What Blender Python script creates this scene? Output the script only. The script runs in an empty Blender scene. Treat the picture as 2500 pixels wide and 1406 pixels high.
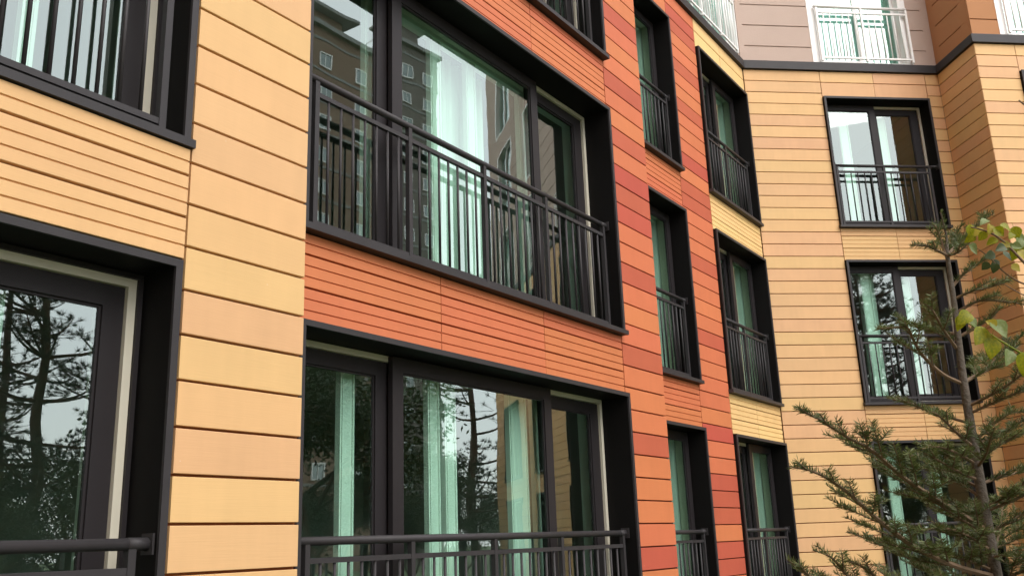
import bpy, math, random
from mathutils import Vector, Matrix
R = math.radians
rnd = random.Random(11)
scene = bpy.context.scene
col = scene.collection

# ------------------------------------------------------------------ camera
Z0 = 2.924                       # world height of panel joint 0
F_PX, PITCH, ROLL = 2263.06, R(15.3517), R(-2.1056)
cam_d = bpy.data.cameras.new('camera')
cam_d.sensor_width = 36.0
cam_d.lens = F_PX / 2500 * 36.0
cam_d.clip_start, cam_d.clip_end = 0.05, 2000
cam = bpy.data.objects.new('camera', cam_d)
col.objects.link(cam)
fw = Vector((0, math.cos(PITCH), math.sin(PITCH)))
up0 = Vector((0, -math.sin(PITCH), math.cos(PITCH)))
rt = math.cos(ROLL) * Vector((1, 0, 0)) + math.sin(ROLL) * up0
up = -math.sin(ROLL) * Vector((1, 0, 0)) + math.cos(ROLL) * up0
m = Matrix((rt, up, -fw)).transposed().to_4x4()
m.translation = Vector((0, 0, 1.5996))
cam.matrix_world = m
scene.camera = cam

# ------------------------------------------------------------------ sky, sun, exposure
SUN_AZ, SUN_EL = R(-52), R(48)    # direction towards the sun
world = bpy.data.worlds.new('World')
scene.world = world
world.use_nodes = True
wn, wl = world.node_tree.nodes, world.node_tree.links
bg = wn['Background']
sky = wn.new('ShaderNodeTexSky')
sky.sky_type = 'NISHITA'
sky.sun_disc = False
sky.sun_elevation = SUN_EL
sky.sun_rotation = math.pi / 2 - SUN_AZ
sky.air_density, sky.dust_density, sky.ozone_density = 1.0, 3.0, 1.0
# closed overcast: an even veil of cloud over most of the clear-sky light
veil = wn.new('ShaderNodeMixRGB')
veil.inputs[0].default_value = 0.78
veil.inputs[2].default_value = (7.9, 7.85, 7.8, 1)
wl.new(sky.outputs['Color'], veil.inputs[1])
wl.new(veil.outputs['Color'], bg.inputs['Color'])
bg.inputs['Strength'].default_value = 0.15
sun_d = bpy.data.lights.new('sun', 'SUN')
sun_d.energy, sun_d.angle, sun_d.color = 0.6, R(50), (1.0, 0.96, 0.9)
sun = bpy.data.objects.new('sun', sun_d)
col.objects.link(sun)
sdir = Vector((math.cos(SUN_EL) * math.cos(SUN_AZ), math.cos(SUN_EL) * math.sin(SUN_AZ), math.sin(SUN_EL)))
sun.rotation_euler = sdir.to_track_quat('Z', 'Y').to_euler()
sun.location = (8, -8, 20)
vs = scene.view_settings
vs.view_transform, vs.look, vs.gamma, vs.use_curve_mapping = 'Standard', 'None', 1.0, False
vs.exposure = 1.45
scene.cycles.transparent_max_bounces = 24
scene.cycles.max_bounces = 10
scene.cycles.glossy_bounces = 6

# ------------------------------------------------------------------ materials
def new_mat(name):
    mt = bpy.data.materials.new(name)
    mt.use_nodes = True
    nt = mt.node_tree
    return mt, nt, nt.nodes, nt.links, nt.nodes['Principled BSDF']

def mat(name, c, rough=0.6, var=0.12, scale=6.0, stretch=(1, 1, 1), rnd_amt=0.0, bump=0.0, bscale=80.0, metallic=0.0, spec=0.5):
    mt, nt, N, L, bs = new_mat(name)
    tc = N.new('ShaderNodeTexCoord')
    mp = N.new('ShaderNodeMapping')
    mp.inputs['Scale'].default_value = stretch
    L.new(tc.outputs['Object'], mp.inputs['Vector'])
    ns = N.new('ShaderNodeTexNoise')
    ns.inputs['Scale'].default_value = scale
    ns.inputs['Detail'].default_value = 6
    L.new(mp.outputs['Vector'], ns.inputs['Vector'])
    oi = N.new('ShaderNodeObjectInfo')
    # value = 1 + var*(noise-0.5)*2 + rnd*(random-0.5)*2
    a = N.new('ShaderNodeMath'); a.operation = 'MULTIPLY_ADD'
    L.new(ns.outputs['Fac'], a.inputs[0]); a.inputs[1].default_value = 2 * var; a.inputs[2].default_value = 1 - var
    b = N.new('ShaderNodeMath'); b.operation = 'MULTIPLY_ADD'
    L.new(oi.outputs['Random'], b.inputs[0]); b.inputs[1].default_value = 2 * rnd_amt; b.inputs[2].default_value = -rnd_amt
    s = N.new('ShaderNodeMath'); s.operation = 'ADD'
    L.new(a.outputs[0], s.inputs[0]); L.new(b.outputs[0], s.inputs[1])
    hs = N.new('ShaderNodeHueSaturation')
    hs.inputs['Color'].default_value = (*c, 1)
    L.new(s.outputs[0], hs.inputs['Value'])
    L.new(hs.outputs['Color'], bs.inputs['Base Color'])
    bs.inputs['Roughness'].default_value = rough
    bs.inputs['Metallic'].default_value = metallic
    bs.inputs['Specular IOR Level'].default_value = spec
    if bump:
        n2 = N.new('ShaderNodeTexNoise'); n2.inputs['Scale'].default_value = bscale; n2.inputs['Detail'].default_value = 4
        L.new(mp.outputs['Vector'], n2.inputs['Vector'])
        bp = N.new('ShaderNodeBump'); bp.inputs['Strength'].default_value = bump; bp.inputs['Distance'].default_value = 0.01
        L.new(n2.outputs['Fac'], bp.inputs['Height'])
        L.new(bp.outputs['Normal'], bs.inputs['Normal'])
    return mt

def terracotta(name, c):
    """fired clay cladding: fine horizontal extrusion grain, faint blotches, a few pale lime specks"""
    mt, nt, N, L, bs = new_mat(name)
    tc = N.new('ShaderNodeTexCoord')
    oi = N.new('ShaderNodeObjectInfo')
    off = N.new('ShaderNodeVectorMath'); off.operation = 'ADD'
    cx = N.new('ShaderNodeCombineXYZ')
    mul = N.new('ShaderNodeMath'); mul.operation = 'MULTIPLY'; mul.inputs[1].default_value = 37.0
    L.new(oi.outputs['Random'], mul.inputs[0])
    for i in range(3): L.new(mul.outputs[0], cx.inputs[i])
    L.new(tc.outputs['Object'], off.inputs[0]); L.new(cx.outputs[0], off.inputs[1])
    mp = N.new('ShaderNodeMapping'); mp.inputs['Scale'].default_value = (1.5, 1.5, 45)
    L.new(off.outputs[0], mp.inputs['Vector'])
    grain = N.new('ShaderNodeTexNoise'); grain.inputs['Scale'].default_value = 4; grain.inputs['Detail'].default_value = 5
    L.new(mp.outputs['Vector'], grain.inputs['Vector'])
    blot = N.new('ShaderNodeTexNoise'); blot.inputs['Scale'].default_value = 3.2; blot.inputs['Detail'].default_value = 5
    L.new(off.outputs[0], blot.inputs['Vector'])
    a = N.new('ShaderNodeMath'); a.operation = 'MULTIPLY_ADD'; a.inputs[1].default_value = 0.07; a.inputs[2].default_value = 0.965
    L.new(grain.outputs['Fac'], a.inputs[0])
    b = N.new('ShaderNodeMath'); b.operation = 'MULTIPLY_ADD'; b.inputs[1].default_value = 0.16; b.inputs[2].default_value = -0.08
    L.new(blot.outputs['Fac'], b.inputs[0])
    r = N.new('ShaderNodeMath'); r.operation = 'MULTIPLY_ADD'; r.inputs[1].default_value = 0.06; r.inputs[2].default_value = -0.03
    L.new(oi.outputs['Random'], r.inputs[0])
    mps = N.new('ShaderNodeMapping'); mps.inputs['Scale'].default_value = (14, 14, 0.8)
    L.new(off.outputs[0], mps.inputs['Vector'])
    stk = N.new('ShaderNodeTexNoise'); stk.inputs['Scale'].default_value = 1.0; stk.inputs['Detail'].default_value = 4
    L.new(mps.outputs['Vector'], stk.inputs['Vector'])
    sk = N.new('ShaderNodeMath'); sk.operation = 'MULTIPLY_ADD'; sk.inputs[1].default_value = 0.10; L.new(stk.outputs['Fac'], sk.inputs[0]); L.new(b.outputs[0], sk.inputs[2])
    sb = N.new('ShaderNodeMath'); sb.operation = 'SUBTRACT'; sb.inputs[1].default_value = 0.05; L.new(sk.outputs[0], sb.inputs[0])
    s1 = N.new('ShaderNodeMath'); s1.operation = 'ADD'; L.new(a.outputs[0], s1.inputs[0]); L.new(sb.outputs[0], s1.inputs[1])
    s2 = N.new('ShaderNodeMath'); s2.operation = 'ADD'; L.new(s1.outputs[0], s2.inputs[0]); L.new(r.outputs[0], s2.inputs[1])
    hs = N.new('ShaderNodeHueSaturation'); hs.inputs['Color'].default_value = (*c, 1)
    L.new(s2.outputs[0], hs.inputs['Value'])
    # slight hue drift from tile to tile
    h = N.new('ShaderNodeMath'); h.operation = 'MULTIPLY_ADD'; h.inputs[1].default_value = 0.012; h.inputs[2].default_value = 0.494
    fr = N.new('ShaderNodeMath'); fr.operation = 'FRACT'; L.new(mul.outputs[0], fr.inputs[0]); L.new(fr.outputs[0], h.inputs[0])
    L.new(h.outputs[0], hs.inputs['Hue'])
    # pale specks
    vo = N.new('ShaderNodeTexVoronoi'); vo.inputs['Scale'].default_value = 7.0
    L.new(off.outputs[0], vo.inputs['Vector'])
    lt = N.new('ShaderNodeMath'); lt.operation = 'LESS_THAN'; lt.inputs[1].default_value = 0.022
    L.new(vo.outputs['Distance'], lt.inputs[0])
    sm = N.new('ShaderNodeMath'); sm.operation = 'MULTIPLY'; sm.inputs[1].default_value = 0.35; L.new(lt.outputs[0], sm.inputs[0])
    mx = N.new('ShaderNodeMixRGB'); mx.inputs[2].default_value = (0.75, 0.68, 0.6, 1)
    L.new(sm.outputs[0], mx.inputs[0]); L.new(hs.outputs['Color'], mx.inputs[1])
    L.new(mx.outputs[0], bs.inputs['Base Color'])
    bs.inputs['Roughness'].default_value = 0.62
    bs.inputs['Specular IOR Level'].default_value = 0.35
    bp = N.new('ShaderNodeBump'); bp.inputs['Strength'].default_value = 0.12; bp.inputs['Distance'].default_value = 0.004
    L.new(grain.outputs['Fac'], bp.inputs['Height']); L.new(bp.outputs['Normal'], bs.inputs['Normal'])
    return mt

def glass(name, tint, refl, wave=0.02):
    """coated, faintly wavy window glass"""
    mt, nt, N, L, bs = new_mat(name)
    N.remove(bs)
    out = N['Material Output']
    tr = N.new('ShaderNodeBsdfTransparent'); tr.inputs['Color'].default_value = (*tint, 1)
    gl = N.new('ShaderNodeBsdfGlossy'); gl.inputs['Roughness'].default_value = 0.0
    gl.inputs['Color'].default_value = (0.84, 0.95, 0.92, 1)
    tc = N.new('ShaderNodeTexCoord'); ns = N.new('ShaderNodeTexNoise'); ns.inputs['Scale'].default_value = 2.2; ns.inputs['Detail'].default_value = 1
    oi = N.new('ShaderNodeObjectInfo'); va = N.new('ShaderNodeVectorMath'); va.operation = 'MULTIPLY_ADD'   # every pane bows its own way
    L.new(oi.outputs['Random'], va.inputs[0]); va.inputs[1].default_value = (9, 23, 41); L.new(tc.outputs['Object'], va.inputs[2])
    L.new(va.outputs[0], ns.inputs['Vector'])
    bp = N.new('ShaderNodeBump'); bp.inputs['Strength'].default_value = wave; bp.inputs['Distance'].default_value = 0.1
    L.new(ns.outputs['Fac'], bp.inputs['Height']); L.new(bp.outputs['Normal'], gl.inputs['Normal'])
    fr = N.new('ShaderNodeFresnel'); fr.inputs['IOR'].default_value = 1.5
    ma = N.new('ShaderNodeMath'); ma.operation = 'MULTIPLY_ADD'; ma.inputs[1].default_value = 1.0; ma.inputs[2].default_value = refl
    ma.use_clamp = True
    L.new(fr.outputs[0], ma.inputs[0])
    geo = N.new('ShaderNodeNewGeometry')
    inv = N.new('ShaderNodeMath'); inv.operation = 'SUBTRACT'; inv.inputs[0].default_value = 1.0; L.new(geo.outputs['Backfacing'], inv.inputs[1])
    fac = N.new('ShaderNodeMath'); fac.operation = 'MULTIPLY'; L.new(ma.outputs[0], fac.inputs[0]); L.new(inv.outputs[0], fac.inputs[1])
    mx = N.new('ShaderNodeMixShader')
    L.new(fac.outputs[0], mx.inputs[0]); L.new(tr.outputs[0], mx.inputs[1]); L.new(gl.outputs[0], mx.inputs[2])
    L.new(mx.outputs[0], out.inputs['Surface'])
    return mt

def foliage(name, c, c2, trans=0.25):
    mt, nt, N, L, bs = new_mat(name)
    tc = N.new('ShaderNodeTexCoord')
    ns = N.new('ShaderNodeTexNoise'); ns.inputs['Scale'].default_value = 9; ns.inputs['Detail'].default_value = 3
    L.new(tc.outputs['Object'], ns.inputs['Vector'])
    cr = N.new('ShaderNodeValToRGB')
    cr.color_ramp.elements[0].position, cr.color_ramp.elements[1].position = 0.35, 0.65
    cr.color_ramp.elements[0].color = (*c, 1); cr.color_ramp.elements[1].color = (*c2, 1)
    L.new(ns.outputs['Fac'], cr.inputs[0])
    L.new(cr.outputs[0], bs.inputs['Base Color'])
    bs.inputs['Roughness'].default_value = 0.5
    tl = N.new('ShaderNodeBsdfTranslucent'); L.new(cr.outputs[0], tl.inputs['Color'])
    mx = N.new('ShaderNodeMixShader'); mx.inputs[0].default_value = trans
    L.new(bs.outputs[0], mx.inputs[1]); L.new(tl.outputs[0], mx.inputs[2])
    L.new(mx.outputs[0], N['Material Output'].inputs['Surface'])
    return mt

M = {
    'cream': terracotta('cream_terracotta', (0.665, 0.418, 0.192)),
    'peach': terracotta('peach_terracotta', (0.645, 0.383, 0.195)),
    'yellow': terracotta('yellow_terracotta', (0.74, 0.50, 0.220)),
    'orange': terracotta('orange_terracotta', (0.56, 0.165, 0.070)),
    'red': terracotta('red_terracotta', (0.45, 0.094, 0.053)),
    'back': mat('backing_clay', (0.27, 0.080, 0.020), 0.9, 0.2, 8),
    'backred': mat('backing_red_clay', (0.18, 0.028, 0.010), 0.9, 0.2, 8),
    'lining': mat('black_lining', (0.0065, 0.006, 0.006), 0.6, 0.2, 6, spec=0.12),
    'frame': mat('charcoal_metal', (0.037, 0.034, 0.0365), 0.5, 0.20, 5, bump=0.06, bscale=300, spec=0.25),
    'sash': mat('charcoal_sash', (0.022, 0.019, 0.021), 0.5, 0.12, 6, spec=0.25),
    'beige': mat('beige_track', (0.60, 0.57, 0.47), 0.4, 0.05, 8),
    'pvc': mat('white_pvc', (0.86, 0.87, 0.85), 0.35, 0.03, 8),
    'white': mat('white_paint', (0.82, 0.81, 0.80), 0.4, 0.04, 8),
    'stucco': mat('beige_stucco', (0.47, 0.36, 0.305), 0.9, 0.05, 3, bump=0.35, bscale=120),
    'stucco2': mat('tan_stucco', (0.40, 0.19, 0.085), 0.9, 0.05, 3, bump=0.35, bscale=120),
    'stucco3': mat('orange_stucco', (0.42, 0.16, 0.06), 0.9, 0.05, 3),  # for unseen upper walls, orange picked to warm light bounced onto the return
    'room': mat('room_plaster', (0.28, 0.275, 0.26), 0.9, 0.1, 2),
    'curtain': mat('curtain_cloth', (0.70, 0.72, 0.70), 0.8, 0.06, 6),
    'glass': glass('coated_glass', (0.835, 0.960, 0.905), 0.155, 0.006),
    'whiteglass': glass('upper_glass', (0.66, 0.86, 0.82), 0.2),
    'bark': mat('fir_bark', (0.105, 0.088, 0.070), 0.9, 0.55, 28, bump=0.6, bscale=90),
    'twig': mat('twig_bark', (0.16, 0.105, 0.062), 0.8, 0.35, 60),
    'needle': foliage('fir_needles', (0.065, 0.100, 0.030), (0.150, 0.185, 0.055), 0.25),
    'needle_old': foliage('old_needles', (0.13, 0.085, 0.03), (0.10, 0.11, 0.04), 0.15),
    'leaf': foliage('leaf_green', (0.19, 0.24, 0.004), (0.36, 0.35, 0.008), 0.4),
    'leaf_yellow': foliage('leaf_yellow', (0.45, 0.36, 0.03), (0.36, 0.33, 0.04), 0.4),
    'leaf_pale': foliage('leaf_pale', (0.26, 0.33, 0.14), (0.18, 0.25, 0.07), 0.4),
    'leaf_dark': foliage('leaf_dark', (0.04, 0.07, 0.02), (0.07, 0.10, 0.03), 0.2),
    'pine': foliage('pine_needles', (0.018, 0.035, 0.014), (0.045, 0.06, 0.025), 0.1),
    'trunk': mat('tree_bark', (0.10, 0.065, 0.045), 0.9, 0.4, 12, bump=0.6, bscale=30),
    'tower': mat('tower_brown', (0.23, 0.155, 0.11), 0.9, 0.05, 1),
    'tower2': mat('tower_grey', (0.17, 0.15, 0.13), 0.9, 0.05, 1),
    'sky_blocker': mat('sky_blocker_orange', (0.40, 0.15, 0.06), 0.9, 0.05, 1),  # added block behind the viewer, orange to warm its bounce light
    'roof': mat('tower_roof', (0.25, 0.25, 0.24), 0.8, 0.05, 1),
    'tglass': glass('tower_glass', (0.1, 0.12, 0.12), 0.2),
    'grass': mat('lawn', (0.06, 0.09, 0.03), 0.95, 0.35, 4, bump=0.8, bscale=40),
    'paving': mat('paving', (0.32, 0.30, 0.27), 0.9, 0.15, 3),
}

# ------------------------------------------------------------------ mesh helpers
class MB:
    def __init__(s):
        s.v, s.f, s.mi = [], [], []
    def box(s, x0, x1, y0, y1, z0, z1, mi=0):
        b = len(s.v)
        s.v += [(x, y, z) for z in (z0, z1) for y in (y0, y1) for x in (x0, x1)]
        for q in ((0, 2, 3, 1), (4, 5, 7, 6), (0, 1, 5, 4), (2, 6, 7, 3), (0, 4, 6, 2), (1, 3, 7, 5)):
            s.f.append(tuple(b + i for i in q)); s.mi.append(mi)
        return s
    def face(s, pts, mi=0):
        b = len(s.v); s.v += [tuple(p) for p in pts]
        s.f.append(tuple(range(b, b + len(pts)))); s.mi.append(mi)
        return s
    def ring(s, x0, x1, z0, z1, w, y0, y1, wz=None):
        """rectangular frame: two stiles, two rails butted between them"""
        wz = wz or w
        s.box(x0, x0 + w, y0, y1, z0, z1); s.box(x1 - w, x1, y0, y1, z0, z1)
        s.box(x0 + w, x1 - w, y0, y1, z0, z0 + wz); s.box(x0 + w, x1 - w, y0, y1, z1 - wz, z1)
        return s
    def tube(s, pts, rad, n=8, mi=0, cap=True):
        pts = [Vector(p) for p in pts]
        if not hasattr(rad, '__len__'): rad = [rad] * len(pts)
        base = len(s.v)
        prev = None
        for i, p in enumerate(pts):
            d = (pts[min(i + 1, len(pts) - 1)] - pts[max(i - 1, 0)])
            d = d.normalized() if d.length > 1e-9 else Vector((0, 0, 1))
            if prev is None:
                a = d.orthogonal().normalized()
            else:
                a = (prev - d * prev.dot(d))
                a = a.normalized() if a.length > 1e-6 else d.orthogonal().normalized()
            prev = a
            b = d.cross(a)
            for k in range(n):
                t = 2 * math.pi * k / n + math.pi / n
                s.v.append(tuple(p + (a * math.cos(t) + b * math.sin(t)) * rad[i]))
        for i in range(len(pts) - 1):
            for k in range(n):
                k2 = (k + 1) % n
                s.f.append((base + i * n + k, base + i * n + k2, base + (i + 1) * n + k2, base + (i + 1) * n + k)); s.mi.append(mi)
        if cap:
            s.f.append(tuple(base + k for k in range(n - 1, -1, -1))); s.mi.append(mi)
            e = base + (len(pts) - 1) * n
            s.f.append(tuple(e + k for k in range(n))); s.mi.append(mi)
        return s
    def slab(s, x0, x1, z0, z1, holes, yf, yb):
        """wall slab with rectangular holes: front, back and the cheeks of every hole"""
        xs = sorted({x0, x1} | {min(max(h[i], x0), x1) for h in holes for i in (0, 1)})
        zs = sorted({z0, z1} | {min(max(h[i], z0), z1) for h in holes for i in (2, 3)})
        nx, nz = len(xs) - 1, len(zs) - 1
        solid = [[True] * nz for _ in range(nx)]
        for i in range(nx):
            cx = (xs[i] + xs[i + 1]) / 2
            for j in range(nz):
                cz = (zs[j] + zs[j + 1]) / 2
                if any(h[0] < cx < h[1] and h[2] < cz < h[3] for h in holes): solid[i][j] = False
        ok = lambda i, j: 0 <= i < nx and 0 <= j < nz and solid[i][j]
        for i in range(nx):
            for j in range(nz):
                if not solid[i][j]: continue
                a, b, c, d = xs[i], xs[i + 1], zs[j], zs[j + 1]
                s.face([(a, yf, c), (b, yf, c), (b, yf, d), (a, yf, d)])
                s.face([(b, yb, c), (a, yb, c), (a, yb, d), (b, yb, d)])
                if not ok(i - 1, j): s.face([(a, yb, c), (a, yf, c), (a, yf, d), (a, yb, d)])
                if not ok(i + 1, j): s.face([(b, yf, c), (b, yb, c), (b, yb, d), (b, yf, d)])
                if not ok(i, j - 1): s.face([(a, yb, c), (b, yb, c), (b, yf, c), (a, yf, c)])
                if not ok(i, j + 1): s.face([(a, yf, d), (b, yf, d), (b, yb, d), (a, yb, d)])
        return s
    def mesh(s, name, mats, smooth=False):
        me = bpy.data.meshes.new(name)
        me.from_pydata(s.v, [], s.f)
        for k in (mats if isinstance(mats, (list, tuple)) else [mats]): me.materials.append(M[k])
        if len(me.materials) > 1: me.polygons.foreach_set('material_index', s.mi)
        if smooth: me.polygons.foreach_set('use_smooth', [True] * len(me.polygons))
        me.update()
        return me

def obj(name, me, parent=None, loc=(0, 0, 0), rz=0.0, mt=None):
    o = bpy.data.objects.new(name, me)
    col.objects.link(o)
    o.location = loc; o.rotation_euler = (0, 0, rz)
    if parent: o.parent = parent
    if mt:
        o.material_slots[0].link = 'OBJECT'; o.material_slots[0].material = M[mt]
    return o

def tag(o, label=None, cat=None, group=None, kind=None):
    for k, v in (('label', label), ('category', cat), ('group', group), ('kind', kind)):
        if v: o[k] = v
    return o

cache = {}
def cached(key, fn):
    if key not in cache: cache[key] = fn()
    return cache[key]

# ------------------------------------------------------------------ ground
g = MB(); g.face([(-600, -600, 0), (600, -600, 0), (600, 600, 0), (-600, 600, 0)])
tag(obj('ground', g.mesh('ground', 'grass')), kind='structure')
g = MB(); g.box(-30, 45, -3.2, -1.2, -0.2, 0.06)
tag(obj('path', g.mesh('path', 'paving')), kind='structure')

# ------------------------------------------------------------------ the building
BASE = Vector((2.0, 9.5, 0))
bld = bpy.data.objects.new('apartment_building', None); col.objects.link(bld); bld.location = BASE
tag(bld, 'low apartment block clad in cream, orange and red terracotta panels with black framed windows', 'building')

class Fr:
    """vertical wall frame: s runs along the wall, t outwards, z up from joint 0"""
    def __init__(f, ox, oy, th):
        f.o = Vector((ox, oy, 0)); f.th = th
        f.d = Vector((math.cos(th), math.sin(th), 0)); f.n = Vector((math.sin(th), -math.cos(th), 0))
    def P(f, s, t, z): return f.o + f.d * s + f.n * t + Vector((0, 0, Z0 + z))
TH = R(55.7); nA = (math.sin(TH), -math.cos(TH))
FA = Fr(nA[0] * -3.400, nA[1] * -3.400, TH)
FB = Fr(nA[0] * -3.870, nA[1] * -3.870, TH)
FC = Fr(nA[0] * -4.513, nA[1] * -4.513, TH)
TE = math.atan2(0.1294, 0.9916)
FE = Fr(3.900, 13.712, TE)
LE = 3.409
pEF = FE.P(LE, 0, 0)
LF = 1.022
FFr = Fr(pEF.x, pEF.y, TE - math.pi / 2)
pFG = FFr.P(LF, 0, 0)
FG = Fr(pFG.x, pFG.y, TE)
LG = 14.4

def part(name, fr, s, z, me, mt=None, t=0.0):
    return obj(name, me, bld, fr.P(s, t, z) - BASE, fr.th, mt)

ZB, ZL, ZLT, ZT = -2.924, 6.0, 6.15, 34.3        # ground, ledge bottom, ledge top, parapet
GAP, VG, TP = 0.0125, 0.007, 0.027

def panel_mesh(L, H, grooves=()):
    def mk():
        c = 0.002
        prof = [(TP, 0), (c, 0), (0, c)]
        for gz in grooves:
            w = 0.0034
            prof += [(0, gz - w - 0.0012), (0.009, gz - w), (0.009, gz + w), (0, gz + w + 0.0012)]
        prof += [(0, H - c), (c, H), (TP, H)]
        m_ = MB(); n = len(prof)
        for x in (0, L): m_.v += [(x, y, z) for y, z in prof]
        for i in range(n):
            j = (i + 1) % n
            m_.f.append((i, n + i, n + j, j)); m_.mi.append(0)
        m_.f.append(tuple(range(n))); m_.mi.append(0)
        m_.f.append(tuple(n + i for i in range(n - 1, -1, -1))); m_.mi.append(0)
        return m_.mesh('cladding_panel', 'cream')
    return cached(('panel', round(L, 4), round(H, 4), tuple(round(x, 4) for x in grooves)), mk)

far_panels = {}
def panel(wall, s0, s1, z0, z1, color, grooves=(), far=False):
    """one clay panel between joint centre lines"""
    if far:
        far_panels.setdefault(wall, {}).setdefault(color, MB()).box(s0 + VG / 2, s1 - VG / 2, 0, TP, z0 + GAP / 2, z1 - GAP / 2)
        return
    L, H = s1 - s0 - VG, z1 - z0 - GAP
    o = obj('cladding_panel', panel_mesh(L, H, [g_ - GAP / 2 for g_ in grooves]), wall, (s0 + VG / 2, 0, z0 + GAP / 2), 0, color)
    # hand-set panels are never perfectly true
    o.location.y = rnd.uniform(-0.0012, 0.0012)
    o.rotation_euler = (rnd.uniform(-.003, .003), 0, rnd.uniform(-.0006, .0006))

def wall(fr, s0, s1, holes, z1=ZL, label=None, mt='back'):
    b = MB(); b.slab(s0, s1, ZB, z1, holes, TP + 0.004, 0.30)
    w = part('wall', fr, 0, 0, b.mesh('wall', mt))
    if label: w['label'] = label
    return w

HEAD, BOT = -0.0667, -2.3333
STORE = (0.0, 2.8, 5.6)
def win_holes(s0, s1, floors=STORE): return [(s0 + .004, s1 - .004, zb + BOT + .004, zb + HEAD - .004) for zb in floors]

def rows(w, s0, s1, colors, k0, k1, default, farfn=None, top=None):
    for k in range(k0, k1):
        panel(w, s0, s1, k * .2, (k + 1) * .2, colors.get(k, default) if isinstance(colors, dict) else colors(k), far=bool(farfn and farfn(k)))

def spandrel(w, cuts, color, bay_floor, far=False):
    """grooved panels between the window head of one storey and the sill of the next (zb = lower storey base)"""
    zb = bay_floor
    for a, b_ in zip(cuts[:-1], cuts[1:]):
        z = zb + HEAD
        panel(w, a, b_, z, z + .2, color, (.0667, .1333), far)
        panel(w, a, b_, z + .2, z + .4, color, (.0667, .1333), far)
        panel(w, a, b_, z + .4, zb + 2.8 + BOT, color, (.0667,), far)
def plinth(w, cuts, color):
    for a, b_ in zip(cuts[:-1], cuts[1:]):
        for k in range(-14, -12): panel(w, a, b_, k * .2, (k + 1) * .2, color, far=True)
        panel(w, a, b_, -12 * .2, BOT, color, far=True)

pal = {'c': 'cream', 'p': 'peach', 'o': 'orange', 'r': 'red'}
def seq(top, text):       # colours listed from panel index `top` downwards
    return {top - i: pal[ch] for i, ch in enumerate(text)}

# --- wall A: cream bay nearest the camera
AW = (-1.45, 2.418)
wA = wall(FA, -16.0, 3.129, win_holes(*AW), label='cream terracotta wall with a tall window bay')
colA = seq(7, 'pcccppcccpccpcpc')
rows(wA, AW[1] + .004, 3.129, colA, -15, 30, 'cream', lambda k: k > 8 or k < -9)
for q in range(11): rows(wA, -16.0 + q * 1.3224, -16.0 + (q + 1) * 1.3224 - (.004 if q == 10 else 0), {}, -15, 30, 'cream', lambda k: True)  # run out of view on the left, added to block sky light
spandrel(wA, (0.50, AW[1]), 'cream', 0.0)
spandrel(wA, (AW[0], 0.50), 'cream', 0.0, True)
spandrel(wA, (AW[0], 0.50, AW[1]), 'cream', 2.8, True)
rows(wA, AW[0], AW[1], {}, 28, 30, 'cream', lambda k: True)
plinth(wA, (AW[0], 0.5, AW[1]), 'cream')
# --- wall B: orange bay and red/orange pier
BW = (3.50, 7.418)
wB = wall(FB, 3.129, 8.239, win_holes(*BW), label='orange terracotta wall with a red and orange pier', mt='backred')
colC1 = seq(28, 'ooroorooororooroorooroorrroorooorooroooorooro')
colC1 = {19: 'red', 15: 'red', 12: 'red', 10: 'red', 9: 'red', 8: 'red', 5: 'red', 1: 'red', -3: 'red', -8: 'red', 23: 'red', 26: 'red', -12: 'red'}
rows(wB, BW[1] + .004, 8.239, colC1, -15, 30, 'orange', lambda k: k > 20 or k < -9)
rows(wB, 3.129, BW[0] - .004, {}, -15, 30, 'orange', lambda k: True)
for zb in (0.0, 2.8): spandrel(wB, (BW[0], 4.804, 6.109, BW[1]), 'orange', zb)
for a, b_ in ((BW[0], 4.804), (4.804, 6.109), (6.109, BW[1])):
    panel(wB, a, b_, 5.6 + HEAD, 5.8, 'orange', far=True); panel(wB, a, b_, 5.8, 6.0, 'orange', far=True)
plinth(wB, (BW[0], 4.804, 6.109, BW[1]), 'orange')
# --- wall C: set-back narrow windows, red/orange pier, yellow bay
CW, DW = (9.15, 10.601), (11.567, 13.50)
wC = wall(FC, 8.239, 13.525, win_holes(*CW) + win_holes(*DW), label='set back red and orange wall with a yellow bay', mt='backred')
colC2 = {k: 'red' for k in (28, 27, 24, 21, 17, 15, 14, 10, 5, -1, -4, -5, -6, -8, -9, -13)}
rows(wC, CW[1] + .004, DW[0] - .004, colC2, -15, 30, 'orange', lambda k: k < -10)
rows(wC, 8.239, CW[0] - .004, {}, -15, 30, 'orange', lambda k: True)
for zb in (0.0, 2.8): spandrel(wC, CW, 'orange', zb)
for zb in (0.0, 2.8): spandrel(wC, (DW[0], 12.53, 13.52), 'yellow', zb)
panel(wC, *CW, 5.6 + HEAD, 5.8, 'orange'); panel(wC, *CW, 5.8, 6.0, 'orange')
for a, b_ in ((DW[0], 12.53), (12.53, 13.52)):
    panel(wC, a, b_, 5.6 + HEAD, 5.8, 'yellow'); panel(wC, a, b_, 5.8, 6.0, 'yellow')
plinth(wC, CW, 'orange'); plinth(wC, (DW[0], 12.53, 13.52), 'yellow')
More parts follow.
